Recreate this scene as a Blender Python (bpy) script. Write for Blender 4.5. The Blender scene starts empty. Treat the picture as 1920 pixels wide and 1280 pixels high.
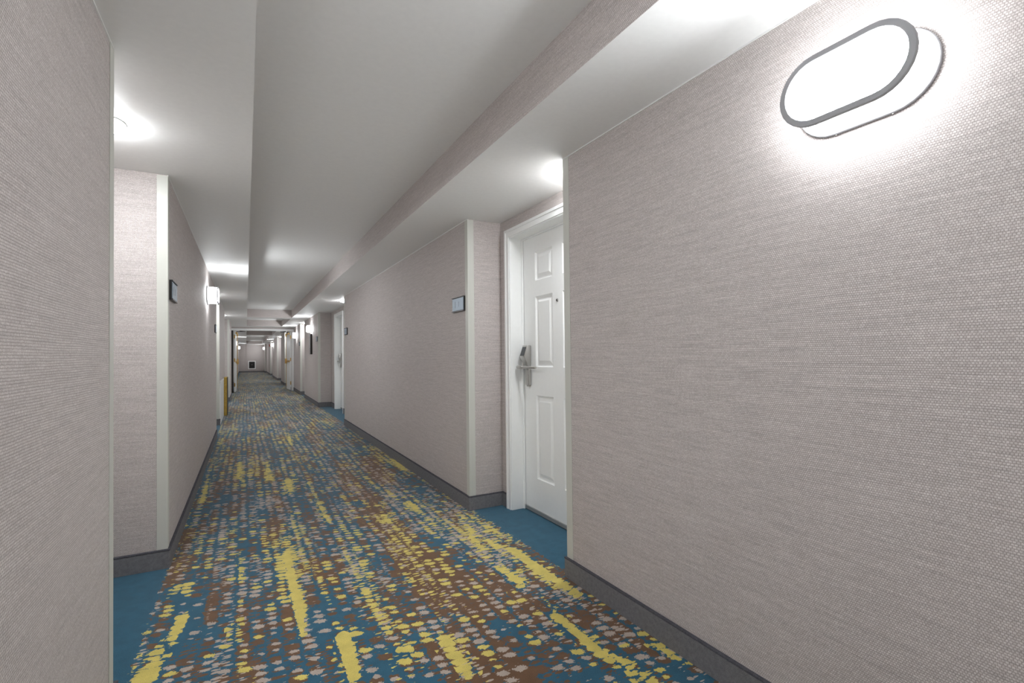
import bpy, bmesh, math, random
from mathutils import Vector, Matrix
random.seed(7)
S = bpy.context.scene
C = S.collection
# ------------------------------------------------------------------ dimensions (metres)
XL, XR = -0.391, 1.496          # corridor wall faces
XN = 1.781                      # back of the right-hand door recesses
XNL = -0.72                     # back of the left-hand recesses
X2L, X2R = -0.48, 1.42          # corridor beyond the fire doors
ZS, ZT = 2.227, 2.433           # soffit, tray ceiling
XTL, XT = 0.030, 1.077          # tray edges
ZB = 0.107                      # baseboard height
YE = 44.4                       # end wall
Y0 = -6.5                       # wall behind the camera

# ------------------------------------------------------------------ node helpers
def mat(name, col=(.8, .8, .8), rough=.6, metal=0., spec=.5):
    m = bpy.data.materials.new(name); m.use_nodes = True
    b = m.node_tree.nodes['Principled BSDF']
    b.inputs['Base Color'].default_value = (*col, 1)
    b.inputs['Roughness'].default_value = rough
    b.inputs['Metallic'].default_value = metal
    b.inputs['Specular IOR Level'].default_value = spec
    return m
class NT:
    def __init__(s, m): s.t = m.node_tree; s.b = s.t.nodes['Principled BSDF']
    def n(s, typ, **kw):
        n = s.t.nodes.new(typ)
        for k, v in kw.items(): setattr(n, k, v)
        return n
    def put(s, sock, v):
        if hasattr(v, 'is_linked') or isinstance(v, bpy.types.NodeSocket): s.t.links.new(v, sock)
        else: sock.default_value = v
    def math(s, op, a, b=None, c=None, clamp=False):
        n = s.n('ShaderNodeMath', operation=op); n.use_clamp = clamp
        s.put(n.inputs[0], a)
        if b is not None: s.put(n.inputs[1], b)
        if c is not None: s.put(n.inputs[2], c)
        return n.outputs[0]
    def xyz(s, x, y, z=0.):
        n = s.n('ShaderNodeCombineXYZ')
        for i, v in enumerate((x, y, z)): s.put(n.inputs[i], v)
        return n.outputs[0]
    def sep(s, v):
        n = s.n('ShaderNodeSeparateXYZ'); s.put(n.inputs[0], v); return n.outputs
    def pos(s): return s.n('ShaderNodeNewGeometry').outputs['Position']
    def noise(s, v, scale, detail=2., rough=.5):
        n = s.n('ShaderNodeTexNoise'); n.noise_dimensions = '3D'
        s.put(n.inputs['Vector'], v); n.inputs['Scale'].default_value = scale
        n.inputs['Detail'].default_value = detail; n.inputs['Roughness'].default_value = rough
        return n.outputs['Fac'], n.outputs['Color']
    def vor(s, v, rnd):
        n = s.n('ShaderNodeTexVoronoi', voronoi_dimensions='2D', feature='F1')
        s.put(n.inputs['Vector'], v); n.inputs['Scale'].default_value = 1.; n.inputs['Randomness'].default_value = rnd
        return n.outputs['Distance'], n.outputs['Color']
    def mix(s, f, a, b):
        n = s.n('ShaderNodeMix', data_type='RGBA')
        s.put(n.inputs[0], f)
        for i, v in ((6, a), (7, b)):
            s.put(n.inputs[i], (*v, 1) if isinstance(v, tuple) and len(v) == 3 else v)
        return n.outputs[2]
    def smooth(s, v, a, b):
        n = s.n('ShaderNodeMapRange', interpolation_type='SMOOTHSTEP'); s.put(n.inputs[0], v)
        s.put(n.inputs[1], a); s.put(n.inputs[2], b); n.inputs[3].default_value = 0; n.inputs[4].default_value = 1
        return n.outputs[0]
    def lin(s, v, a, b, c, d):
        n = s.n('ShaderNodeMapRange'); s.put(n.inputs[0], v)
        for i, x in enumerate((a, b, c, d)): s.put(n.inputs[i + 1], x)
        return n.outputs[0]

# ------------------------------------------------------------------ materials
def wallpaper():
    m = mat('woven_wallpaper', rough=.62, spec=.35); t = NT(m)
    p = t.sep(t.pos())
    u = t.math('ADD', p[0], p[1]); v = p[2]
    # slow sideways wander of the woven rows
    w, _ = t.noise(t.xyz(t.math('MULTIPLY', u, 5.), t.math('MULTIPLY', v, 9.)), 1., 1.)
    v2 = t.math('ADD', v, t.math('MULTIPLY', t.math('SUBTRACT', w, .5), .006))
    br = t.n('ShaderNodeTexBrick'); br.offset = .5; br.squash = 1.
    j, jc = t.noise(t.pos(), 210., 1.); js = t.sep(jc)
    jit = lambda q, a: t.math('MULTIPLY', t.math('SUBTRACT', q, .5), a)
    t.put(br.inputs['Vector'], t.xyz(t.math('ADD', u, jit(js[0], .0042)), t.math('ADD', v2, jit(js[1], .0030))))
    br.inputs['Scale'].default_value = 1.; br.inputs['Mortar Size'].default_value = .0016
    br.inputs['Mortar Smooth'].default_value = 1.; br.inputs['Bias'].default_value = 0.
    br.inputs['Brick Width'].default_value = .0066; br.inputs['Row Height'].default_value = .0061
    br.inputs['Color1'].default_value = (.63, .59, .574, 1)
    br.inputs['Color2'].default_value = (.52, .476, .46, 1)
    br.inputs['Mortar'].default_value = (.315, .276, .262, 1)
    s1, _ = t.noise(t.xyz(t.math('MULTIPLY', u, 8.), t.math('MULTIPLY', v2, 175.)), 1., 2.)
    s2, _ = t.noise(t.xyz(t.math('MULTIPLY', u, 3.), t.math('MULTIPLY', v, 60.)), 1., 2.)
    k = t.math('ADD', t.lin(s1, .3, .7, .90, 1.09), t.lin(s2, .3, .7, -.05, .05))
    mx = t.n('ShaderNodeMix', data_type='RGBA', blend_type='MULTIPLY'); mx.inputs[0].default_value = 1.
    t.put(mx.inputs[6], br.outputs['Color']); t.put(mx.inputs[7], t.xyz(k, k, k))
    t.put(t.b.inputs['Base Color'], mx.outputs[2])
    bp = t.n('ShaderNodeBump'); bp.inputs['Strength'].default_value = .18; bp.inputs['Distance'].default_value = .0012
    t.put(bp.inputs['Height'], t.math('SUBTRACT', 1., br.outputs['Fac'])); t.put(t.b.inputs['Normal'], bp.outputs['Normal'])
    return m

def paint(name, col, rough=.5, amp=.02, sc=40.):
    m = mat(name, col, rough); t = NT(m)
    f, _ = t.noise(t.pos(), sc, 3.)
    k = t.lin(f, .25, .75, 1 - amp, 1 + amp)
    mx = t.n('ShaderNodeMix', data_type='RGBA', blend_type='MULTIPLY'); mx.inputs[0].default_value = 1.
    mx.inputs[6].default_value = (*col, 1); t.put(mx.inputs[7], t.xyz(k, k, k))
    t.put(t.b.inputs['Base Color'], mx.outputs[2])
    bp = t.n('ShaderNodeBump'); bp.inputs['Strength'].default_value = .06; bp.inputs['Distance'].default_value = .001
    f2, _ = t.noise(t.pos(), 400., 2.); t.put(bp.inputs['Height'], f2); t.put(t.b.inputs['Normal'], bp.outputs['Normal'])
    return m

def pile(name, c1, c2, sc=420.):
    m = mat(name, c1, .95, spec=.1); t = NT(m)
    f, _ = t.noise(t.pos(), sc, 3., .7); g, _ = t.noise(t.pos(), 60., 2.)
    k = t.math('ADD', t.math('MULTIPLY', f, .75), t.math('MULTIPLY', g, .25))
    t.put(t.b.inputs['Base Color'], t.mix(t.smooth(k, .35, .65), c1, c2))
    return m

def carpet():
    m = mat('patterned_carpet', rough=.96, spec=.08); t = NT(m)
    P = t.pos(); p = t.sep(P)
    x, y = p[0], p[1]
    wn, wc = t.noise(P, 42., 2.)
    wx = t.sep(wc)
    fine, _ = t.noise(P, 150., 2.)
    yb = t.math('MULTIPLY', t.n('ShaderNodeAttribute', attribute_name='yellow_density').outputs['Fac'], .80)
    bb = t.n('ShaderNodeAttribute', attribute_name='brown_density').outputs['Fac']
    def layer(sx, sy, ox, oy, rnd, lo, hi, nz, amt, randamt, extra=None, warp=.35):
        # cells of sx by sy metres; the blob in each grows with a slow streaky field
        cx = t.math('ADD', t.math('DIVIDE', x, sx), ox); cy = t.math('ADD', t.math('DIVIDE', y, sy), oy)
        cx = t.math('ADD', cx, t.math('MULTIPLY', t.math('SUBTRACT', wx[0], .5), warp))
        cy = t.math('ADD', cy, t.math('MULTIPLY', t.math('SUBTRACT', wx[1], .5), warp))
        d, col = t.vor(t.xyz(cx, cy), rnd)
        r = t.sep(col)
        f, _ = t.noise(t.xyz(t.math('MULTIPLY', x, nz[0]), t.math('MULTIPLY', y, nz[1]), nz[2]), 1., 2., .6)
        v = t.lin(f, .3, .7, lo, hi)
        v = t.math('ADD', v, t.math('MULTIPLY', t.math('SUBTRACT', r[0], .5), randamt))
        if extra is not None: v = t.math('ADD', v, extra)
        dd = t.math('ADD', d, t.math('MULTIPLY', t.math('SUBTRACT', fine, .5), .28))
        return t.smooth(t.math('SUBTRACT', v, dd), -.02, .03)
    def white(v):
        n = t.n('ShaderNodeTexWhiteNoise', noise_dimensions='3D'); t.put(n.inputs['Vector'], v)
        return t.sep(n.outputs['Color'])
    def cells(sx, sy, ox, seed, wx_, wy_, warp):
        """dashes stacked in columns along the corridor; returns blob distance, cell randoms, column id"""
        cx = t.math('ADD', t.math('DIVIDE', x, sx), ox)
        cx = t.math('ADD', cx, t.math('MULTIPLY', t.math('SUBTRACT', wx[0], .5), warp))
        slow, _ = t.noise(t.xyz(t.math('MULTIPLY', x, .9), t.math('MULTIPLY', y, .7), seed), 1., 1.)
        cx = t.math('ADD', cx, t.math('MULTIPLY', slow, 1.2))
        ci = t.math('FLOOR', cx)
        jit = white(t.xyz(ci, seed, 3.7))
        cyy = t.math('ADD', t.math('DIVIDE', y, sy), t.math('MULTIPLY', jit[0], 9.))
        cyy = t.math('ADD', cyy, t.math('MULTIPLY', t.math('SUBTRACT', wx[1], .5), warp * 1.3))
        cyy = t.math('ADD', cyy, t.math('MULTIPLY', t.math('SUBTRACT', t.math('FRACT', cx), .5), .25))
        ri = t.math('FLOOR', cyy)
        rr = white(t.xyz(ci, ri, seed))
        sz = t.lin(white(t.xyz(ri, ci, seed + 5.))[0], 0., 1., .52, 1.22)
        fx = t.math('DIVIDE', t.math('SUBTRACT', t.math('FRACT', cx), t.lin(rr[2], 0., 1., .40, .60)), t.math('MULTIPLY', sz, wx_))
        fy = t.math('DIVIDE', t.math('SUBTRACT', t.math('FRACT', cyy), .5), t.math('MULTIPLY', sz, wy_))
        d = t.math('SQRT', t.math('ADD', t.math('MULTIPLY', fx, fx), t.math('MULTIPLY', fy, fy)))
        d = t.math('ADD', d, t.math('MULTIPLY', t.math('SUBTRACT', fine, .5), 1.5))
        return d, rr, ci
    def field(ci, fy_, seed, lo, hi):
        f, _ = t.noise(t.xyz(t.math('MULTIPLY', ci, .55), t.math('MULTIPLY', y, fy_), seed), 1., 2., .6)
        return t.lin(f, .3, .7, lo, hi)
    dB, rB, cB = cells(.062, .046, .32, 2.3, .42, .45, .42)
    pB = t.math('ADD', field(cB, 1.3, 1.7, -.02, 1.0), bb)
    brown = t.math('MULTIPLY', t.math('LESS_THAN', rB[0], pB), t.smooth(t.math('SUBTRACT', t.math('ADD', 1., t.math('MULTIPLY', t.math('MAXIMUM', t.math('SUBTRACT', pB, .62), 0.), 1.6)), dB), -.06, .08))
    brown2 = layer(.040, .017, 8.3, 2.1, .9, -.50, .66, (5.2, 1.6, 1.7), 1, .5, t.math('MULTIPLY', bb, .8))
    dG, rG, cG = cells(.062, .046, .20, 8.9, .34, .33, .40)
    pY = t.math('ADD', field(cG, .85, 3.3, -.24, .66), t.math('MULTIPLY', yb, 1.1))
    pG = field(cG, 1.1, 6.2, .02, .80)
    blob = t.smooth(t.math('SUBTRACT', 1., dG), -.06, .08)
    grey = t.math('MULTIPLY', t.math('LESS_THAN', rG[0], pG), blob)
    grey2 = layer(.044, .016, 5.1, 9.4, .9, -.56, .38, (6.0, 1.2, 11.4), 1, .6)
    blobY = t.smooth(t.math('SUBTRACT', t.math('ADD', 1.08, t.math('MULTIPLY', t.math('MAXIMUM', t.math('SUBTRACT', pY, .55), 0.), 2.2)), dG), -.06, .08)
    yel = t.math('MULTIPLY', t.math('LESS_THAN', rG[1], pY), blobY)
    yel2 = layer(.046, .018, 2.2, 6.3, .9, -.68, .32, (6.5, .8, 3.3), 1, .6, yb)
    # pattern field stops where the corridor wall line crosses the recess carpet
    edge = t.math('MULTIPLY', t.math('SUBTRACT', wn, .5), .07)
    xe = t.math('ADD', x, edge)
    inside = t.math('MULTIPLY', t.math('GREATER_THAN', xe, XL + .008), t.math('LESS_THAN', xe, XR + .028))
    pf, _ = t.noise(P, 330., 3., .75); pg, _ = t.noise(P, 18., 2.)
    k = t.math('ADD', t.lin(pf, .25, .75, .62, 1.38), t.lin(pg, .3, .7, -.10, .10))
    c = t.mix(0., (.022, .092, .145), (.022, .092, .145))
    c = t.mix(t.math('MULTIPLY', t.math('MAXIMUM', brown, brown2), inside), c, (.125, .068, .036))
    c = t.mix(t.math('MULTIPLY', t.math('MAXIMUM', grey, grey2), inside), c, (.38, .32, .275))
    c = t.mix(t.math('MULTIPLY', t.math('MAXIMUM', yel, yel2), inside), c, (.55, .455, .12))
    mx = t.n('ShaderNodeMix', data_type='RGBA', blend_type='MULTIPLY'); mx.inputs[0].default_value = 1.
    t.put(mx.inputs[6], c); t.put(mx.inputs[7], t.xyz(k, k, k))
    t.put(t.b.inputs['Base Color'], mx.outputs[2])
    bp = t.n('ShaderNodeBump'); bp.inputs['Strength'].default_value = .35; bp.inputs['Distance'].default_value = .003
    t.b.inputs['Sheen Weight'].default_value = .2; t.b.inputs['Sheen Roughness'].default_value = .45
    t.put(bp.inputs['Height'], pf); t.put(t.b.inputs['Normal'], bp.outputs['Normal'])
    return m

def emit(name, col, s):
    m = mat(name, (.9, .9, .9), .4); b = m.node_tree.nodes['Principled BSDF']
    b.inputs['Emission Color'].default_value = (*col, 1); b.inputs['Emission Strength'].default_value = s
    return m

def brushed(name, col, rough):
    m = mat(name, col, rough, 1.); t = NT(m)
    p = t.sep(t.pos()); f, _ = t.noise(t.xyz(t.math('MULTIPLY', p[0], 80.), t.math('MULTIPLY', p[1], 80.), t.math('MULTIPLY', p[2], 900.)), 1., 2.)
    t.put(t.b.inputs['Roughness'], t.lin(f, .3, .7, rough - .08, rough + .1)); return m

M_WALL = wallpaper()
M_CEIL = paint('ceiling_paint', (.71, .71, .70), .55)
M_WHITE = paint('white_gloss_paint', (.80, .81, .80), .32, .012)
M_GUARD = paint('corner_guard_vinyl', (.53, .535, .49), .4, .01)
M_BASE = pile('baseboard_carpet', (.120, .120, .126), (.215, .213, .222))
M_BIND = pile('baseboard_binding', (.055, .055, .066), (.110, .108, .122), 300.)
M_CARP = carpet()
M_GLOW = emit('sconce_diffuser', (.965, 1., 1.03), 45.)
M_SIDE = emit('sconce_diffuser_side', (.965, 1., 1.03), 12.)
M_DOWN = emit('downlight_lens', (.965, 1., 1.03), 118.)
M_GREYM = brushed('grey_satin_metal', (.30, .30, .31), .42)
M_NICK = brushed('satin_nickel', (.56, .55, .53), .34)
M_RIM = mat('grey_powder_coat', (.27, .27, .28), .55)
M_BRASS = brushed('brass', (.70, .46, .17), .32)
M_DARK = mat('black_plastic', (.018, .017, .018), .38)
M_READ = mat('dark_grey_reader', (.05, .055, .06), .3)
M_PLATE = mat('silver_blue_plate', (.23, .29, .35), .38, .25)
M_MARK = mat('dark_grey_print', (.16, .18, .22), .5)
M_SWEEP = mat('grey_rubber', (.22, .23, .235), .6)
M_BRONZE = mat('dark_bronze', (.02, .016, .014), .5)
M_GOLD = pile('golden_wood', (.46, .30, .07), (.56, .40, .11), 60.)
M_RED = mat('red_plastic', (.5, .03, .02), .4)

# ------------------------------------------------------------------ mesh helpers
def add_box(bm, x0, x1, y0, y1, z0, z1, mi=0):
    vs = [bm.verts.new((x, y, z)) for x in (x0, x1) for y in (y0, y1) for z in (z0, z1)]
    for q in ((0, 1, 3, 2), (4, 6, 7, 5), (0, 4, 5, 1), (2, 3, 7, 6), (0, 2, 6, 4), (1, 5, 7, 3)):
        f = bm.faces.new([vs[i] for i in q]); f.material_index = mi
    return vs
def obj(name, bm, mats, parent=None, kind=None, bevel=0., seg=2, smooth=False):
    bmesh.ops.remove_doubles(bm, verts=bm.verts, dist=1e-6)
    bmesh.ops.recalc_face_normals(bm, faces=bm.faces)
    if bevel:
        es = [e for e in bm.edges if len(e.link_faces) == 2 and e.calc_face_angle(0) > .6]
        bmesh.ops.bevel(bm, geom=es, offset=bevel, segments=seg, affect='EDGES', profile=.5, clamp_overlap=True)
    me = bpy.data.meshes.new(name); bm.to_mesh(me); bm.free()
    if not isinstance(mats, (list, tuple)): mats = [mats]
    for m in mats: me.materials.append(m)
    if smooth:
        for p in me.polygons: p.use_smooth = True
        me.set_sharp_from_angle(angle=math.radians(38))
    o = bpy.data.objects.new(name, me); C.objects.link(o)
    if parent is not None: o.parent = parent
    if kind: o['kind'] = kind
    return o
def boxes(name, lst, mats, parent=None, kind=None, bevel=0., **kw):
    bm = bmesh.new()
    for b in lst: add_box(bm, *b)
    return obj(name, bm, mats, parent, kind, bevel, **kw)
def empty(name, loc, label=None, cat=None, group=None, kind=None):
    o = bpy.data.objects.new(name, None); C.objects.link(o); o.location = loc; o.empty_display_size = .1
    if label: o['label'] = label
    if cat: o['category'] = cat
    if group: o['group'] = group
    if kind: o['kind'] = kind
    return o
def struct_label(o, label, cat):
    o['label'] = label; o['category'] = cat; o['kind'] = 'structure'; return o
def dup(root, loc, label=None, group=None, scale=None, rotz=None):
    r = root.copy(); C.objects.link(r); r.location = loc
    if rotz is not None: r.rotation_euler = (0, 0, rotz)
    if label: r['label'] = label
    if group: r['group'] = group
    for ch in list(root.children):
        c = ch.copy(); C.objects.link(c); c.parent = r
        for g in list(ch.children):
            d = g.copy(); C.objects.link(d); d.parent = c
    return r
def prism(bm, pts, axis, a, b, mi=0):
    """extrude a 2-D outline along an axis; pts are the two other coordinates in xyz order"""
    def P(p, t):
        return {0: (t, p[0], p[1]), 1: (p[0], t, p[1]), 2: (p[0], p[1], t)}[axis]
    A = [bm.verts.new(P(p, a)) for p in pts]; B = [bm.verts.new(P(p, b)) for p in pts]
    n = len(pts)
    bm.faces.new(A).material_index = mi; bm.faces.new(B[::-1]).material_index = mi
    for i in range(n):
        bm.faces.new((A[i], A[(i + 1) % n], B[(i + 1) % n], B[i])).material_index = mi
def capsule(L, H, n=14):
    """stadium outline, horizontal length L, height H, centred"""
    r = H / 2; c = L / 2 - r; pts = []
    for k in range(n + 1):
        a = -math.pi / 2 + math.pi * k / n; pts.append((c + r * math.cos(a), r * math.sin(a)))
    for k in range(n + 1):
        a = math.pi / 2 + math.pi * k / n; pts.append((-c + r * math.cos(a), r * math.sin(a)))
    return pts
def ring_band(bm, outer, inner, axis, a, b):
    """closed band between two outlines with the same vertex count"""
    def P(p, t):
        return {0: (t, p[0], p[1]), 1: (p[0], t, p[1]), 2: (p[0], p[1], t)}[axis]
    n = len(outer)
    oa = [bm.verts.new(P(p, a)) for p in outer]; ob = [bm.verts.new(P(p, b)) for p in outer]
    ia = [bm.verts.new(P(p, a)) for p in inner]; ib = [bm.verts.new(P(p, b)) for p in inner]
    for i in range(n):
        j = (i + 1) % n
        bm.faces.new((oa[i], oa[j], ob[j], ob[i])); bm.faces.new((ia[j], ia[i], ib[i], ib[j]))
        bm.faces.new((oa[j], oa[i], ia[i], ia[j])); bm.faces.new((ob[i], ob[j], ib[j], ib[i]))
def circle(r, n=40, cx=0, cy=0): return [(cx + r * math.cos(2 * math.pi * k / n), cy + r * math.sin(2 * math.pi * k / n)) for k in range(n)]
def cyl(bm, p0, p1, r, n=20):
    p0, p1 = Vector(p0), Vector(p1); d = p1 - p0
    mtx = Matrix.Translation((p0 + p1) / 2) @ d.to_track_quat('Z', 'Y').to_matrix().to_4x4()
    bmesh.ops.create_cone(bm, cap_ends=True, segments=n, radius1=r, radius2=r, depth=d.length, matrix=mtx)

# ------------------------------------------------------------------ floor
def frange(a, b, s):
    o = []; t = a
    while t < b - 1e-6: o.append(t); t += s
    return o + [b]
# long yellow streaks of the carpet design: (x0, y0, x1, y1, half width, strength), floor metres
YSTREAK = []
def F(px, py):   # floor point under a picture point of the photograph, used to lay out the carpet design
    f, yaw, p, r, sy, h = 913.01, math.radians(28.667), math.radians(.8565), math.radians(.6046), 11.4135, 1.18
    a = (px - 960) / f; b = -(py - 640 - sy) / f
    a, b = a * math.cos(r) + b * math.sin(r), -a * math.sin(r) + b * math.cos(r)
    d = math.cos(p) - b * math.sin(p); v = math.sin(p) + b * math.cos(p)
    t = -h / v
    return (a * math.cos(yaw) + d * math.sin(yaw)) * t, (-a * math.sin(yaw) + d * math.cos(yaw)) * t
for a in [(348, 1151, 278, 1272, .045, .9), (330, 1180, 262, 1280, .05, .6), (335, 1108, 338, 1100, .05, .7), (453, 1034, 446, 1092, .03, .8), (449, 1124, 438, 1202, .035, .7),
          (535, 1042, 551, 1104, .032, 1.), (555, 1108, 567, 1186, .034, 1.), (645, 1194, 656, 1279, .05, .8), (757, 1221, 755, 1240, .05, .6),
          (840, 1198, 866, 1252, .06, .7), (758, 1081, 762, 1090, .06, .5), (393, 897, 380, 940, .05, .8), (400, 860, 392, 895, .04, .5), (500, 866, 504, 900, .026, .8),
          (449, 866, 449, 898, .03, .6), (539, 901, 543, 925, .07, .7), (594, 940, 617, 978, .045, .8), (575, 905, 594, 940, .04, .5), (715, 967, 722, 975, .07, .5),
          (766, 944, 775, 952, .07, .7), (738, 862, 758, 880, .05, .7), (422, 784, 414, 831, .04, .7), (543, 819, 545, 844, .035, .6),
          (962, 1031, 1079, 1114, .045, 1.), (990, 1060, 1060, 1105, .04, .6), (925, 1017, 935, 1026, .05, .6), (940, 1064, 977, 1088, .05, .8), (864, 966, 900, 1028, .035, .6),
          (870, 962, 935, 1002, .03, .5), (1050, 1159, 1112, 1206, .045, .8), (1134, 1225, 1181, 1248, .05, .8), (1217, 1206, 1272, 1237, .035, .8), (835, 1203, 871, 1254, .07, .6),
          (1013, 1119, 1050, 1141, .035, .5), (1192, 1262, 1217, 1280, .045, .7)]:
    x0, y0 = F(a[0], a[1]); x1, y1 = F(a[2], a[3]); YSTREAK.append((x0, y0, x1, y1, a[4] * .62, a[5]))
BSTREAK = []
for a in [(320, 1085, 345, 1000, .07, .5), (330, 960, 350, 900, .08, .6), (800, 1060, 880, 1130, .12, .6), (720, 980, 790, 1060, .09, .5), (860, 1220, 960, 1275, .10, .6),
          (905, 1080, 990, 1130, .07, .6), (940, 1090, 1000, 1150, .05, .4), (560, 1060, 575, 1130, .04, .35), (640, 900, 700, 960, .12, .4), (690, 860, 720, 900, .10, .5), (480, 1180, 470, 1250, .05, .3), (1080, 1170, 1130, 1215, .05, .4),
          (700, 1130, 720, 1190, .05, .3), (880, 1150, 920, 1200, .05, .4), (510, 980, 520, 1020, .08, .3), (420, 1090, 400, 1160, .04, .3)]:
    x0, y0 = F(a[0], a[1]); x1, y1 = F(a[2], a[3]); BSTREAK.append((x0, y0, x1, y1, a[4], a[5]))
def streaks(L, x, y):
    best = 0.
    for x0, y0, x1, y1, w, s in L:
        dx, dy = x1 - x0, y1 - y0; q = dx * dx + dy * dy
        t = max(0., min(1., ((x - x0) * dx + (y - y0) * dy) / q)) if q > 1e-9 else 0.
        d = math.hypot(x - x0 - t * dx, (y - y0 - t * dy) * .7)
        if d < 2 * w: best = max(best, s * max(0., min(1., (1.6 * w - d) / w)))
    return best
def make_floor():
    xs = frange(XNL - .3, XL, .2) + frange(XL, XR, .03)[1:] + frange(XR, 2.2, .2)[1:]
    ys = frange(Y0 - .1, .4, 1.2) + frange(.4, 8.4, .03)[1:] + frange(8.4, YE + .1, 2.)[1:]
    bm = bmesh.new(); ly = bm.verts.layers.float.new('yellow_density'); lb = bm.verts.layers.float.new('brown_density')
    G = []
    for y in ys:
        row = []
        for x in xs:
            v = bm.verts.new((x, y, 0)); row.append(v)
            if .4 < y < 8.4 and XL - .1 < x < XR + .1:
                v[ly] = streaks(YSTREAK, x, y); v[lb] = streaks(BSTREAK, x, y) - .5 * min(1., v[ly])
        G.append(row)
    for j in range(len(ys) - 1):
        for i in range(len(xs) - 1): bm.faces.new((G[j][i], G[j][i + 1], G[j + 1][i + 1], G[j + 1][i]))
    me = bpy.data.meshes.new('floor'); bm.to_mesh(me); bm.free(); me.materials.append(M_CARP)
    o = bpy.data.objects.new('floor', me); C.objects.link(o)
    struct_label(o, 'blue carpet patterned with yellow brown and grey dashes along the corridor', 'floor')
make_floor()

# ------------------------------------------------------------------ ceiling: soffit with raised trays, sides papered
TRAYS = [(Y0 + .4, 14.24), (14.72, 18.31), (20.3, 25.6), (26.3, 41.8)]
def make_ceiling():
    bm = bmesh.new(); top = ZT + .12
    def q(pts, mi):
        f = bm.faces.new([bm.verts.new(p) for p in pts]); f.material_index = mi
    add_box(bm, XNL - .3, XTL, Y0 - .1, YE + .1, ZS, top)
    add_box(bm, XT, 2.2, Y0 - .1, YE + .1, ZS, top)
    ys = [Y0 - .1] + [v for t_ in TRAYS for v in t_] + [YE + .1]
    for i in range(0, len(ys), 2): add_box(bm, XTL, XT, ys[i], ys[i + 1], ZS, top)
    for a, b in TRAYS: add_box(bm, XTL, XT, a, b, ZT, top)
    # drop the internal faces so that only real surfaces remain
    bmesh.ops.remove_doubles(bm, verts=bm.verts, dist=1e-5)
    bm.normal_update()
    for f in bm.faces:
        if abs(f.normal.z) < .5: f.material_index = 1
    me = bpy.data.meshes.new('ceiling'); bm.to_mesh(me); bm.free()
    me.materials.append(M_CEIL); me.materials.append(M_WALL)
    o = bpy.data.objects.new('ceiling', me); C.objects.link(o)
    struct_label(o, 'white painted soffit ceiling with long raised trays whose sides are papered', 'ceiling')
make_ceiling()

# ------------------------------------------------------------------ walls, corner guards, baseboards
trim_no = [0]
def trim(lst, mats, label, bevel=.0008):
    trim_no[0] += 1
    o = boxes('trim_%d' % trim_no[0], lst, mats, None, 'structure', bevel)
    o['label'] = label; o['category'] = 'trim'; return o
def base(side, lst, label):
    """lst: (x0,x1,y0,y1) footprints; the felted board and its bound top edge"""
    bm = bmesh.new()
    for a in lst: add_box(bm, *a, 0., ZB - .009)
    o = obj('baseboard_' + side, bm, M_BASE, None, 'structure', .002, seg=1)
    o['label'] = label; o['category'] = 'baseboard'
    bm = bmesh.new()
    for x0, x1, y0, y1 in lst: add_box(bm, x0 - .0015, x1 + .0015, y0 - .0015, y1 + .0015, ZB - .009, ZB)
    obj('edge_binding', bm, M_BIND, o, None, .002, seg=1)
BT = .013
def right_wall(y0, y1, xf, near, far, tag, xb=2.15, niche=None, guards=True):
    nx = niche if niche is not None else XN
    o = boxes('wall_right', [(xf, xb, y0, y1, 0, ZS)], M_WALL, None, 'structure'); o['label'] = tag; o['category'] = 'wall'
    boxes('caulk_bead', [(xf - .004, xf, y0, y1, ZS - .005, ZS)], M_CEIL, o)
    b = [(xf - BT, xf, y0 - (BT if near else 0), y1 + (BT if far else 0))]
    if near: b.append((xf, nx, y0 - BT, y0))
    if far: b.append((xf, nx, y1, y1 + BT))
    base('right', b, 'grey carpet baseboard at the foot of the ' + tag)
    t = .0025
    if near: trim([(xf - t, xf, y0 - t, y0 + .05, ZB, ZS - .005), (xf, xf + .05, y0 - t, y0, ZB, ZS - .005)], M_GUARD, 'pale vinyl corner guard on the near corner of the ' + tag)
    if far: trim([(xf - t, xf, y1 - .05, y1 + t, ZB, ZS - .005), (xf, xf + .05, y1, y1 + t, ZB, ZS - .005)], M_GUARD, 'pale vinyl corner guard on the far corner of the ' + tag)
def left_wall(y0, y1, xf, near, far, tag, xb=-1.02, niche=None):
    nx = niche if niche is not None else XNL
    o = boxes('wall_left', [(xb, xf, y0, y1, 0, ZS)], M_WALL, None, 'structure'); o['label'] = tag; o['category'] = 'wall'
    boxes('caulk_bead', [(xf, xf + .004, y0, y1, ZS - .005, ZS)], M_CEIL, o)
    b = [(xf, xf + BT, y0 - (BT if near else 0), y1 + (BT if far else 0))]
    if near: b.append((nx, xf, y0 - BT, y0))
    if far: b.append((nx, xf, y1, y1 + BT))
    base('left', b, 'grey carpet baseboard at the foot of the ' + tag)
    t = .0025
    if near: trim([(xf, xf + t, y0 - t, y0 + .05, ZB, ZS - .005), (xf - .05, xf, y0 - t, y0, ZB, ZS - .005)], M_GUARD, 'pale vinyl corner guard on the near corner of the ' + tag)
    if far: trim([(xf, xf + t, y1 - .05, y1 + t, ZB, ZS - .005), (xf - .05, xf, y1, y1 + t, ZB, ZS - .005)], M_GUARD, 'pale vinyl corner guard on the far corner of the ' + tag)

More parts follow.
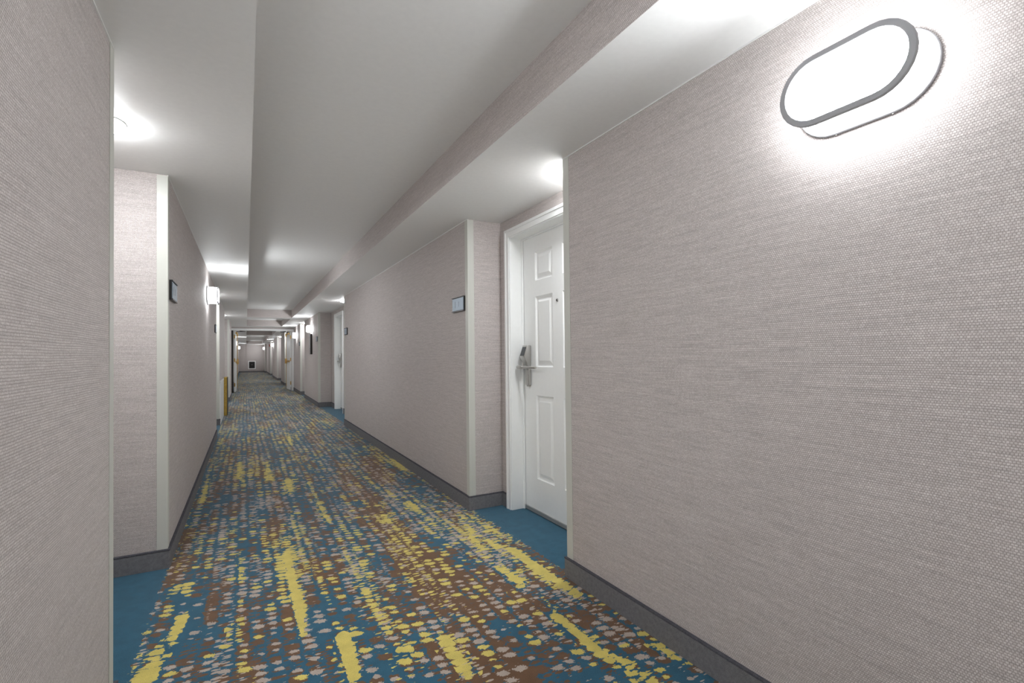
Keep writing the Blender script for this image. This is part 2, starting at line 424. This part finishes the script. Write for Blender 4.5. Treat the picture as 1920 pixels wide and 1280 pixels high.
right_wall(Y0, 2.143, XR, False, True, 'near right wall under the big sconce')
right_wall(3.43, 8.777, XR, True, True, 'right wall between the first and second door recesses')
right_wall(12.25, 15.29, XR, True, True, 'right wall behind the tall narrow sign')
right_wall(16.54, 18.90, XR, True, False, 'right wall just before the fire doors')
right_wall(19.05, 21.1, X2R, False, True, 'right wall behind the open right fire door', niche=1.72)
right_wall(22.3, 24.7, X2R, True, True, 'first short right wall beyond the fire doors', niche=1.72)
right_wall(27.8, 32.9, X2R, True, True, 'second right wall beyond the fire doors', niche=1.72)
right_wall(35.8, 42.7, X2R, True, False, 'last long right wall before the corridor end', niche=1.72)
right_wall(42.7, YE, 1.31, True, False, 'narrow right pier at the corridor end', niche=1.42)
left_wall(Y0, 2.07, XL, False, True, 'near left wall at the edge of the picture')
left_wall(3.368, 8.57, XL, True, True, 'left wall carrying the first left sconce')
left_wall(10.0, 12.5, XL - .02, True, True, 'left wall behind the golden board')
left_wall(15.3, 17.2, XL, True, True, 'left wall just before the fire doors')
left_wall(19.05, YE, X2L, False, False, 'long left wall beyond the fire doors')
def plain(name, b, tag):
    o = boxes(name, [b], M_WALL, None, 'structure'); o['label'] = tag; o['category'] = 'wall'; return o
plain('wall_end', (XNL - .3, 2.2, YE, YE + .1, 0, ZS), 'papered wall closing the far end of the corridor')
plain('wall_end', (.03, .74, YE - .03, YE, 0, ZS), 'shallow papered strip standing proud in the middle of the far end wall')
base('end', [(X2L + BT, .03, YE - BT, YE), (.03 - BT, .74 + BT, YE - .03 - BT, YE - .03), (.74, 1.31 - BT, YE - BT, YE)], 'dark baseboard along the far end wall')
plain('wall_back', (XNL - .3, 2.2, Y0 - .1, Y0, 0, ZS), 'papered wall behind the viewer')
for y0, y1, nm in ((2.07, 3.368, 'first'), (8.57, 10.0, 'second'), (12.5, 15.3, 'third'), (17.2, 18.9, 'fourth')):
    plain('wall_left', (-1.02, XNL, y0, y1, 0, ZS), 'back wall of the %s left recess' % nm)
for y0, y1, nm in ((21.1, 22.3, 'fourth'), (24.7, 27.8, 'fifth'), (32.9, 35.8, 'sixth')):
    plain('wall_right', (1.72, 2.15, y0, y1, 0, ZS), 'back wall of the %s right recess' % nm)
plain('wall_right', (XN, 2.15, 15.29, 16.54, 0, ZS), 'back wall of the third right recess')

# ------------------------------------------------------------------ guest room doors in the right recesses
def make_door(no, dy, y0, y1, which):
    """dy shifts the first doorway along the corridor; y0,y1 are the recess limits"""
    a, b = 2.325 + dy, 3.265 + dy       # leaf
    zt = 2.070
    # recess back wall with the opening
    o = boxes('wall_right', [(XN, 2.15, y0, a - .012, 0, ZS), (XN, 2.15, b + .012, y1, 0, ZS), (XN, 2.15, a - .012, b + .012, zt + .012, ZS)], M_WALL, None, 'structure')
    o['label'] = 'back wall of the %s right recess around the white door' % which; o['category'] = 'wall'
    lst = [(XN - BT, XN, b + .068, y1 - BT)]
    if a - .066 - y0 > .03: lst.append((XN - BT, XN, y0 + BT, a - .066))
    base('right', lst, 'grey carpet baseboard inside the %s right recess beside the door frame' % which)
    root = empty('door_%d' % no, (1.89, (a + b) / 2, 0), 'white six panel guest room door in the %s right recess' % which, 'door', None, 'structure')
    W = lambda o_: (setattr(o_, 'parent', root), setattr(o_, 'matrix_parent_inverse', Matrix.Translation((-1.89, -(a + b) / 2, 0))))
    # frame: jamb lining, casing with two steps
    fr = []
    g = .006
    fr += [(1.772, 1.93, b, b + .012, 0, zt), (1.772, 1.93, a - .012, a, 0, zt), (1.772, 1.93, a - .012, b + .012, zt, zt + .012)]
    w1, w2 = .066, .018
    xo = XN - .016
    fr += [(xo, XN + .001, b + .010, b + w1, 0, zt + w1), (xo, XN + .001, a - w1, a - .010, 0, zt + w1), (xo, XN + .001, a - .010, b + .010, zt + .010, zt + w1)]
    fr += [(xo - .006, xo + .001, b + w1 - w2, b + w1 + .002, 0, zt + w1 + .002), (xo - .006, xo + .001, a - w1 - .002, a - w1 + w2, 0, zt + w1 + .002), (xo - .006, xo + .001, a - w1 + w2, b + w1 - w2, zt + w1 - w2, zt + w1 + .002)]
    # stop bead in front of the leaf
    fr += [(1.872, 1.887, b - .010, b + .001, 0, zt), (1.872, 1.887, a - .001, a + .010, 0, zt), (1.872, 1.887, a + .010, b - .010, zt - .010, zt + .001)]
    f = boxes('door_frame', fr, M_WHITE, None, None, .0012, seg=1); W(f)
    # leaf with six moulded panels
    bm = bmesh.new(); X = 1.89; e = .003
    cols = [(2.500 + dy, 2.733 + dy), (2.857 + dy, 3.090 + dy)]
    rows = [(.262, .880), (1.090, 1.613), (1.730, 1.943)]
    ys = [a + e, *cols[0], *cols[1], b - e]; zs = [.022, *rows[0], *rows[1], *rows[2], zt - e]
    G = {}
    def V(x, y, z):
        k = (round(x, 5), round(y, 5), round(z, 5))
        if k not in G: G[k] = bm.verts.new((x, y, z))
        return G[k]
    for i in range(len(ys) - 1):
        for j in range(len(zs) - 1):
            A = [(ys[i], zs[j]), (ys[i + 1], zs[j]), (ys[i + 1], zs[j + 1]), (ys[i], zs[j + 1])]
            if i in (1, 3) and j in (1, 3, 5):
                loops = []
                for ins, dep in ((0, 0), (.004, .004), (.012, .014), (.020, .014), (.046, .003)):
                    loops.append([(X + dep, A[0][0] + ins, A[0][1] + ins), (X + dep, A[1][0] - ins, A[1][1] + ins),
                                  (X + dep, A[2][0] - ins, A[2][1] - ins), (X + dep, A[3][0] + ins, A[3][1] - ins)])
                for l0, l1 in zip(loops, loops[1:]):
                    for k in range(4): bm.faces.new((V(*l0[k]), V(*l0[(k + 1) % 4]), V(*l1[(k + 1) % 4]), V(*l1[k])))
                bm.faces.new([V(*q) for q in loops[-1]])
            else:
                bm.faces.new([V(X, *q) for q in A])
    # sides and back
    per = [(ys[0], z) for z in zs] + [(y, zs[-1]) for y in ys[1:]] + [(ys[-1], z) for z in zs[-2::-1]] + [(y, zs[0]) for y in ys[-2:0:-1]]
    for k in range(len(per)):
        p, q = per[k], per[(k + 1) % len(per)]
        bm.faces.new((V(X, *p), V(X, *q), V(X + .045, *q), V(X + .045, *p)))
    bm.faces.new([V(X + .045, *p) for p in per])
    lf = obj('door_leaf', bm, M_WHITE); W(lf)
    s = boxes('door_sweep', [(X - .010, X, a + .004, b - .012, .006, .034)], M_SWEEP, None, None, .002); s['label'] = 'grey rubber door sweep'; W(s)
    d = boxes('threshold_gap', [(X + .008, X + .04, a + .002, b - .002, .001, .020)], M_DARK); W(d)
    # peephole
    bm = bmesh.new(); yc = 2.795 + dy
    cyl(bm, (X - .006, yc, 1.555), (X + .004, yc, 1.555), .012, 24)
    pe = obj('peephole', bm, M_NICK, None, None, .002, smooth=True); pe['label'] = 'small metal peephole'; W(pe)
    bm = bmesh.new(); cyl(bm, (X - .008, yc, 1.555), (X - .004, yc, 1.555), .006, 20)
    pl = obj('lens', bm, M_DARK, pe)
    # electronic lock: a deep head with the card reader, shallow lower plate, lever
    yn, yf = 3.156 + dy, 3.224 + dy
    bm = bmesh.new()
    prof = [(X, 1.250), (X - .030, 1.253), (X - .036, 1.246), (X - .062, 1.168), (X - .060, 1.160), (X - .050, 1.140), (X - .038, 1.120), (X - .030, 1.100), (X - .028, 1.080), (X, 1.080)]
    pts = [(p[0], p[1]) for p in prof]
    prism(bm, pts, 1, yn, yf)
    lk = obj('door_lock', bm, M_NICK, None, None, .003, smooth=True); lk['label'] = 'satin nickel electronic lock'; W(lk)
    boxes('lower_plate', [(X - .026, X, yn, yf - .016, .950, 1.085)], M_NICK, lk, None, .005, smooth=True)
    bm = bmesh.new()
    n_ = Vector((-.078, 0, -.026)).normalized(); up = Vector((-.026, 0, .078)).normalized() * -1
    pa, pb = Vector((X - .0385, 0, 1.239)), Vector((X - .0605, 0, 1.173))
    off = Vector((-.0022, 0, -.0007))
    for p_, q_ in (((yn + .008), (yf - .008)),):
        vs = []
        for base_ in (pa, pb):
            for yy in (p_, q_):
                for o_ in (Vector((.004, 0, .0013)), off): vs.append(bm.verts.new((base_ + o_) + Vector((0, yy, 0))))
        for qd in ((0, 1, 3, 2), (4, 6, 7, 5), (0, 4, 5, 1), (2, 3, 7, 6), (0, 2, 6, 4), (1, 5, 7, 3)): bm.faces.new([vs[i] for i in qd])
    cr = obj('card_reader', bm, M_READ, lk); cr['label'] = 'dark card reader window'
    bm = bmesh.new(); cyl(bm, (X - .020, 3.190 + dy, 1.087), (X - .078, 3.190 + dy, 1.087), .0135, 24)
    cyl(bm, (X - .070, 3.238 + dy, 1.087), (X - .070, 3.176 + dy, 1.087), .0150, 24)
    lv = obj('lever_hub', bm, M_NICK, lk, None, .002, smooth=True)
    bm = bmesh.new(); cyl(bm, (X - .070, 3.180 + dy, 1.086), (X - .068, 2.985 + dy, 1.086), .0095, 20)
    obj('lever_handle', bm, M_NICK, lk, None, .002, smooth=True)
    bm = bmesh.new(); cyl(bm, (X - .014, 3.181 + dy, .953), (X - .014, 3.181 + dy, .940), .012, 20); obj('key_cylinder', bm, M_NICK, lk, None, .001, smooth=True)
    return root
make_door(1, 0., 2.143, 3.43, 'first')
make_door(2, 8.30, 8.777, 12.25, 'second')

# ------------------------------------------------------------------ wall sconces (local +X points away from the wall)
def make_sconce(loc, rotz, label):
    r = empty('wall_sconce', loc, label, 'wall lamp', 'capsule wall sconces')
    r.rotation_euler = (0, 0, rotz)
    bm = bmesh.new(); prism(bm, capsule(.352, .207), 0, 0., .012)
    o = obj('backplate', bm, M_RIM, r, None, .002, seg=1, smooth=True); o['label'] = 'grey metal backplate'
    for sx in (-.07, .07):
        bm = bmesh.new(); cyl(bm, (.005, sx, -.105), (.005, sx, -.1015), .003, 12); obj('screw', bm, M_NICK, o)
    bm = bmesh.new(); prism(bm, capsule(.320, .178), 0, .012, .108)
    o = obj('diffuser', bm, [M_SIDE, M_GLOW], r, None, .004, smooth=True)
    for p in o.data.polygons: p.material_index = 1 if p.normal.x > .8 else 0
    bm = bmesh.new(); ring_band(bm, capsule(.336, .194), capsule(.301, .159), 0, .103, .115)
    o = obj('trim_ring', bm, M_RIM, r, None, .0015, seg=1, smooth=True); o['label'] = 'grey metal rim around the face'
    return r
s0 = make_sconce((XR, .700, 1.906), math.pi, 'big lit capsule sconce on the near right wall, top right of the photo')
dup(s0, (XR, 13.57, 1.906), 'lit capsule sconce on the right wall directly above the tall narrow sign')
dup(s0, (XR, 17.75, 1.906), 'lit capsule sconce on the right wall just before the fire doors')
dup(s0, (XL, 6.63, 1.906), 'lit capsule sconce on the left wall, nearest on that side', rotz=0.)
dup(s0, (X2L, 28.2, 1.906), 'lit capsule sconce on the left wall just past the open left fire door', rotz=0.)
dup(s0, (X2L, 40.5, 1.906), 'small lit sconce at the left end of the corridor', rotz=0.)
dup(s0, (X2R, 31.6, 1.906), 'lit capsule sconce on the right wall beyond the fire doors', rotz=math.pi)
dup(s0, (1.31, 43.5, 1.906), 'small lit sconce on the right pier beside the far end wall', rotz=math.pi)
dup(s0, (XL, -3.2, 1.906), 'added fill sconce on the left wall behind the viewer', rotz=0.)  # unseen lamp, added as fill for the near corridor
dup(s0, (XL, .25, 1.906), 'added fill sconce on the near left wall just outside the picture', rotz=0.)  # added lamp out of view, brightens the right wall opposite
dup(s0, (XR, -4.6, 1.906), 'added fill sconce on the right wall behind the viewer', rotz=math.pi)  # another unseen lamp, added for fill from behind the camera

# ------------------------------------------------------------------ downlights
def make_down(loc, label):
    r = empty('recessed_downlight', loc, label, 'ceiling light', 'round recess downlights')
    bm = bmesh.new(); ring_band(bm, circle(.094), circle(.083), 2, -.005, 0.)
    obj('trim_ring', bm, M_GUARD, r, None, .002, seg=1, smooth=True)  # grey tone of the ring paints the shadow gap round the lens
    bm = bmesh.new()
    rings = [(.083, -.012), (.079, -.023), (.062, -.029), (.030, -.031)]
    prev = None
    for rad, z in rings:
        cur = [bm.verts.new((p[0], p[1], z)) for p in circle(rad)]
        if prev:
            for i in range(40): bm.faces.new((prev[i], prev[(i + 1) % 40], cur[(i + 1) % 40], cur[i]))
        prev = cur
    bm.faces.new(prev)
    top = [bm.verts.new((p[0], p[1], -.002)) for p in circle(.083)]
    bm.verts.ensure_lookup_table()
    first = [bm.verts[i] for i in range(40)]
    for i in range(40): bm.faces.new((top[i], top[(i + 1) % 40], first[(i + 1) % 40], first[i]))
    bm.faces.new(top)
    obj('lens', bm, M_DOWN, r, smooth=True)
    return r
d0 = make_down((-.560, 2.72, ZS), 'round lit downlight in the ceiling of the near left recess')
for (x, y, l) in ((1.684, 2.242, 'downlight over the first right door, hidden by the near wall corner'),
                  (1.632, 9.47, 'downlight over the second right door, glinting at the wall corner'),
                  (-.56, 9.4, 'downlight in the second left recess'),
                  (1.62, 16.05, 'downlight in the third right recess'),
                  (-.56, 13.9, 'downlight in the third left recess'),
                  (1.56, 21.85, 'downlight in the right recess just past the fire doors'),
                  (1.56, 27.1, 'downlight in the second right recess past the fire doors'),
                  (1.56, 35.1, 'downlight in the last right recess of the corridor')):
    dup(d0, (x, y, ZS), l)

# ------------------------------------------------------------------ room number signs
def make_sign(loc, rotz, label):
    r = empty('room_sign', loc, label, 'sign', 'room signs beside the doors'); r.rotation_euler = (0, 0, rotz)
    w, h = .24, .116
    boxes('backing', [(0, .013, -w / 2, w / 2, -h / 2, h / 2)], M_DARK, r, None, .001, seg=1)
    f = boxes('face_plate', [(.013, .0165, -w / 2 + .012, w / 2 - .006, -h / 2 + .010, h / 2 - .010)], M_PLATE, r, None, .0008, seg=1); f['label'] = 'bluish silver face plate'
    boxes('rail', [(.013, .019, -w / 2, w / 2, h / 2 - .006, h / 2)], M_DARK, r)
    boxes('rail', [(.013, .019, -w / 2, w / 2, -h / 2, -h / 2 + .006)], M_DARK, r)
    # faint raised strokes, as far as they can be made out
    for b_ in ((.0165, .0172, -.052, -.046, -.026, .026), (.0165, .0172, .020, .026, -.020, .020)): boxes('raised_stroke', [b_], M_MARK, r)
    return r
g0 = make_sign((XR, 3.603, 1.586), math.pi, 'silver room sign in a black frame on the right wall beside the first door recess')
dup(g0, (XR, 8.577, 1.606), 'small room sign on the right wall just before the second door recess')
dup(g0, (XR, 12.42, 1.606), 'small room sign on the right wall next to the tall narrow sign')
dup(g0, (XR, 16.75, 1.60), 'small dark room sign on the right wall before the fire doors')
dup(g0, (XL, 3.545, 1.580), 'dark framed room sign on the left wall by the near left recess', rotz=0.)
dup(g0, (XL, 8.22, 1.60), 'small room sign on the left wall beyond the first left sconce', rotz=0.)

# tall narrow directory sign under the second right sconce
r = empty('directory_sign', (XR, 13.50, 1.51), 'tall narrow dark edged sign on the right wall below a sconce', 'sign'); r.rotation_euler = (0, 0, math.pi)
boxes('backing', [(0, .045, -.10, .10, -.26, .26)], M_BRONZE, r, None, .002)
boxes('face_plate', [(.045, .049, -.092, .094, -.250, .250)], M_GREYM, r)
for z in (.13, .08, .03, -.02, -.07): boxes('raised_stroke', [(.049, .051, -.01, .05, z - .014, z + .014)], M_WHITE, r)

# ------------------------------------------------------------------ fire doors across the corridor
YF = 19.0
plain('wall_header', (XNL - .3, 2.15, 18.9, 19.05, 2.172, ZS), 'papered strip above the fire door frame')
boxesR = boxes('wall_right', [(1.50, 2.15, 18.9, 19.05, 0, 2.172)], M_WALL, None, 'structure'); boxesR['label'] = 'wall stub at the right of the fire doors'; boxesR['category'] = 'wall'
boxesL = boxes('wall_left', [(XNL - .3, -.47, 18.9, 19.05, 0, 2.172)], M_WALL, None, 'structure'); boxesL['label'] = 'wall stub at the left of the fire doors'; boxesL['category'] = 'wall'
r = empty('door_3', (.55, YF, 0), 'white fire door frame across the corridor', 'door', None, 'structure')
def at(root, o): o.parent = root; o.matrix_parent_inverse = Matrix.Translation(-root.location); return o
at(r, boxes('frame_head', [(-.47, 1.50, 18.88, 19.06, 2.105, 2.172)], M_WHITE, None, None, .003))
at(r, boxes('frame_jamb', [(1.430, 1.50, 18.88, 19.06, 0, 2.105)], M_WHITE, None, None, .003))
j = at(r, boxes('frame_jamb', [(-.47, -.372, 18.90, 19.05, 0, 2.105)], M_BRONZE, None, None, .003)); j['label'] = 'jamb coloured dark as the shadow gap behind the open left leaf'  # dark colour paints the shadow between wall and open leaf
def fire_leaf(no, p0, p1, side, label):
    """leaf from hinge point p0 to free end p1, side=+1 when the corridor lies towards +X"""
    x0, y0 = p0; x1, y1 = p1
    ang = math.atan2(-(x1 - x0), y1 - y0); L = math.hypot(x1 - x0, y1 - y0)
    r = empty('door_%d' % no, (x0, y0, 0), label, 'door', None, 'structure'); r.rotation_euler = (0, 0, ang)
    s = side
    sx = lambda a, b: (min(a * s, b * s), max(a * s, b * s))
    bm = bmesh.new(); add_box(bm, *sx(-.045, 0), 0, L, .012, 2.095); obj('door_leaf', bm, M_WHITE, r, None, .002, seg=1)
    c = boxes('closer_body', [(*sx(0, .055), .12, .42, 2.000, 2.062)], M_BRASS, r, None, .006); c['label'] = 'brass door closer'
    bm = bmesh.new(); cyl(bm, (.03 * s, .30, 2.062), (.03 * s, .30, 2.088), .012); cyl(bm, (.03 * s, .30, 2.085), (.30 * s, .12, 2.085), .010, 10); cyl(bm, (.30 * s, .12, 2.085), (.14 * s, -.06, 2.092), .010, 10)
    obj('closer_arm', bm, M_DARK, r)
    boxes('exit_rail', [(*sx(0, .03), .10, L - .06, 1.00, 1.07)], M_BRASS, r, None, .008)
    bm = bmesh.new(); cyl(bm, (.022 * s, L - .07, 1.07), (.022 * s, L - .07, 1.98), .008, 12); cyl(bm, (.022 * s, L - .07, .10), (.022 * s, L - .07, 1.00), .008, 12); obj('vertical_rod', bm, M_BRASS, r)
    boxes('rod_latch', [(*sx(0, .045), L - .11, L - .03, 1.95, 2.06)], M_BRASS, r, None, .004)
    boxes('exit_device_head', [(*sx(0, .065), L - .15, L - .02, .95, 1.13)], M_BRASS, r, None, .006)
    for z in (.26, 1.10, 1.90): boxes('hinge', [(*sx(-.040, -.004), -.004, 0, z - .06, z + .06)], M_BRASS, r)
    return r
fire_leaf(4, (-.312, 19.075), (-.285, 20.02), 1, 'white fire door leaf standing open along the left wall')
fire_leaf(5, (1.385, 19.075), (1.335, 20.02), -1, 'white fire door leaf standing open along the right wall')

# ------------------------------------------------------------------ small things
trim([(XL - .02, XL - .004, 10.05, 11.54, 0.0, .755), (XL - .02, XL - .001, 10.05, 11.54, .735, .765)], M_WHITE, 'low white panel on the lower left wall beside the golden board')
r = empty('golden_board', (XL, 11.9, 0), 'narrow golden yellow wooden board standing upright against the left wall', 'board')
def at2(o): o.parent = r; o.matrix_parent_inverse = Matrix.Translation(-r.location); return o
at2(boxes('board', [(XL - .004, XL + .050, 11.56, 12.16, .004, .775)], M_GOLD, None, None, .003))
e = at2(boxes('edge_strip', [(XL + .050, XL + .056, 11.56, 12.16, .004, .775)], M_BRONZE, None, None, .001)); e['label'] = 'dark brown edge'
r = empty('wall_vent', (.43, YE - .03, .59), 'small black square vent in a white frame low on the far end wall', 'vent')
bm = bmesh.new(); ring_band(bm, [(-.27, -.33), (.27, -.33), (.27, .33), (-.27, .33)], [(-.205, -.265), (.205, -.265), (.205, .265), (-.205, .265)], 1, -.03, 0.)
obj('frame', bm, M_WHITE, r, None, .004)
boxes('grille', [(-.206, .206, -.012, -.002, -.266, .266)] + [(-.205, .205, -.020, -.012, -.25 + .04 * k, -.242 + .04 * k) for k in range(13)], M_DARK, r)
bm = bmesh.new(); cyl(bm, (0, -.034, .02), (0, -.012, .02), .028); o = obj('knob', bm, M_NICK, r, smooth=True); o['label'] = 'small grey knob in the middle'
def sprinkler(loc, label):
    r = empty('ceiling_sprinkler', loc, label, 'sprinkler', 'ceiling sprinklers')
    bm = bmesh.new(); cyl(bm, (0, 0, -.008), (0, 0, 0), .035); obj('escutcheon', bm, M_NICK, r)
    bm = bmesh.new(); cyl(bm, (0, 0, -.05), (0, 0, -.008), .010); obj('stem', bm, M_NICK, r)
    bm = bmesh.new(); cyl(bm, (0, 0, -.056), (0, 0, -.05), .024); obj('deflector', bm, M_DARK, r)
    return r
sp = sprinkler((.62, 21.2, ZT), 'small sprinkler hanging from the tray ceiling past the fire doors')
r = empty('fire_alarm', (X2R, 36.4, 1.98), 'tiny red fire alarm on the far right wall near the corridor end', 'alarm'); r.rotation_euler = (0, 0, math.pi)
boxes('housing', [(0, .05, -.06, .06, -.08, .08)], M_RED, r, None, .006)
boxes('strobe', [(.05, .07, -.03, .03, -.04, .01)], M_WHITE, r, None, .004)

# ------------------------------------------------------------------ camera
f_, yaw, p_, r_ = 913.01, math.radians(28.667), math.radians(.8565), math.radians(.6046)
fw = Vector((math.sin(yaw) * math.cos(p_), math.cos(yaw) * math.cos(p_), math.sin(p_)))
r0 = Vector((math.cos(yaw), -math.sin(yaw), 0)); u0 = r0.cross(fw)
rt = r0 * math.cos(r_) - u0 * math.sin(r_); up = r0 * math.sin(r_) + u0 * math.cos(r_)
cd = bpy.data.cameras.new('camera'); cam = bpy.data.objects.new('camera', cd); C.objects.link(cam)
mw = Matrix((rt, up, -fw)).transposed().to_4x4(); mw.translation = Vector((0, 0, 1.18)); cam.matrix_world = mw
cd.sensor_fit = 'HORIZONTAL'; cd.sensor_width = 36.; cd.lens = f_ / 1920 * 36; cd.shift_y = 11.41 / 1920; cd.clip_start = .02; cd.clip_end = 200
S.camera = cam

# ------------------------------------------------------------------ world and view
w = bpy.data.worlds.new('world'); S.world = w; w.use_nodes = True
w.node_tree.nodes['Background'].inputs[0].default_value = (1., 1., 1., 1); w.node_tree.nodes['Background'].inputs[1].default_value = 1.
S.view_settings.view_transform = 'Standard'; S.view_settings.look = 'None'; S.view_settings.gamma = 1.; S.view_settings.use_curve_mapping = False
S.view_settings.exposure = .6
cy = S.cycles
cy.use_fast_gi = True; cy.fast_gi_method = 'ADD'
w.light_settings.ao_factor = .10; w.light_settings.distance = .8
cy.max_bounces = 14; cy.diffuse_bounces = 10; cy.glossy_bounces = 4; cy.sample_clamp_indirect = 8.; cy.caustics_reflective = False; cy.caustics_refractive = False
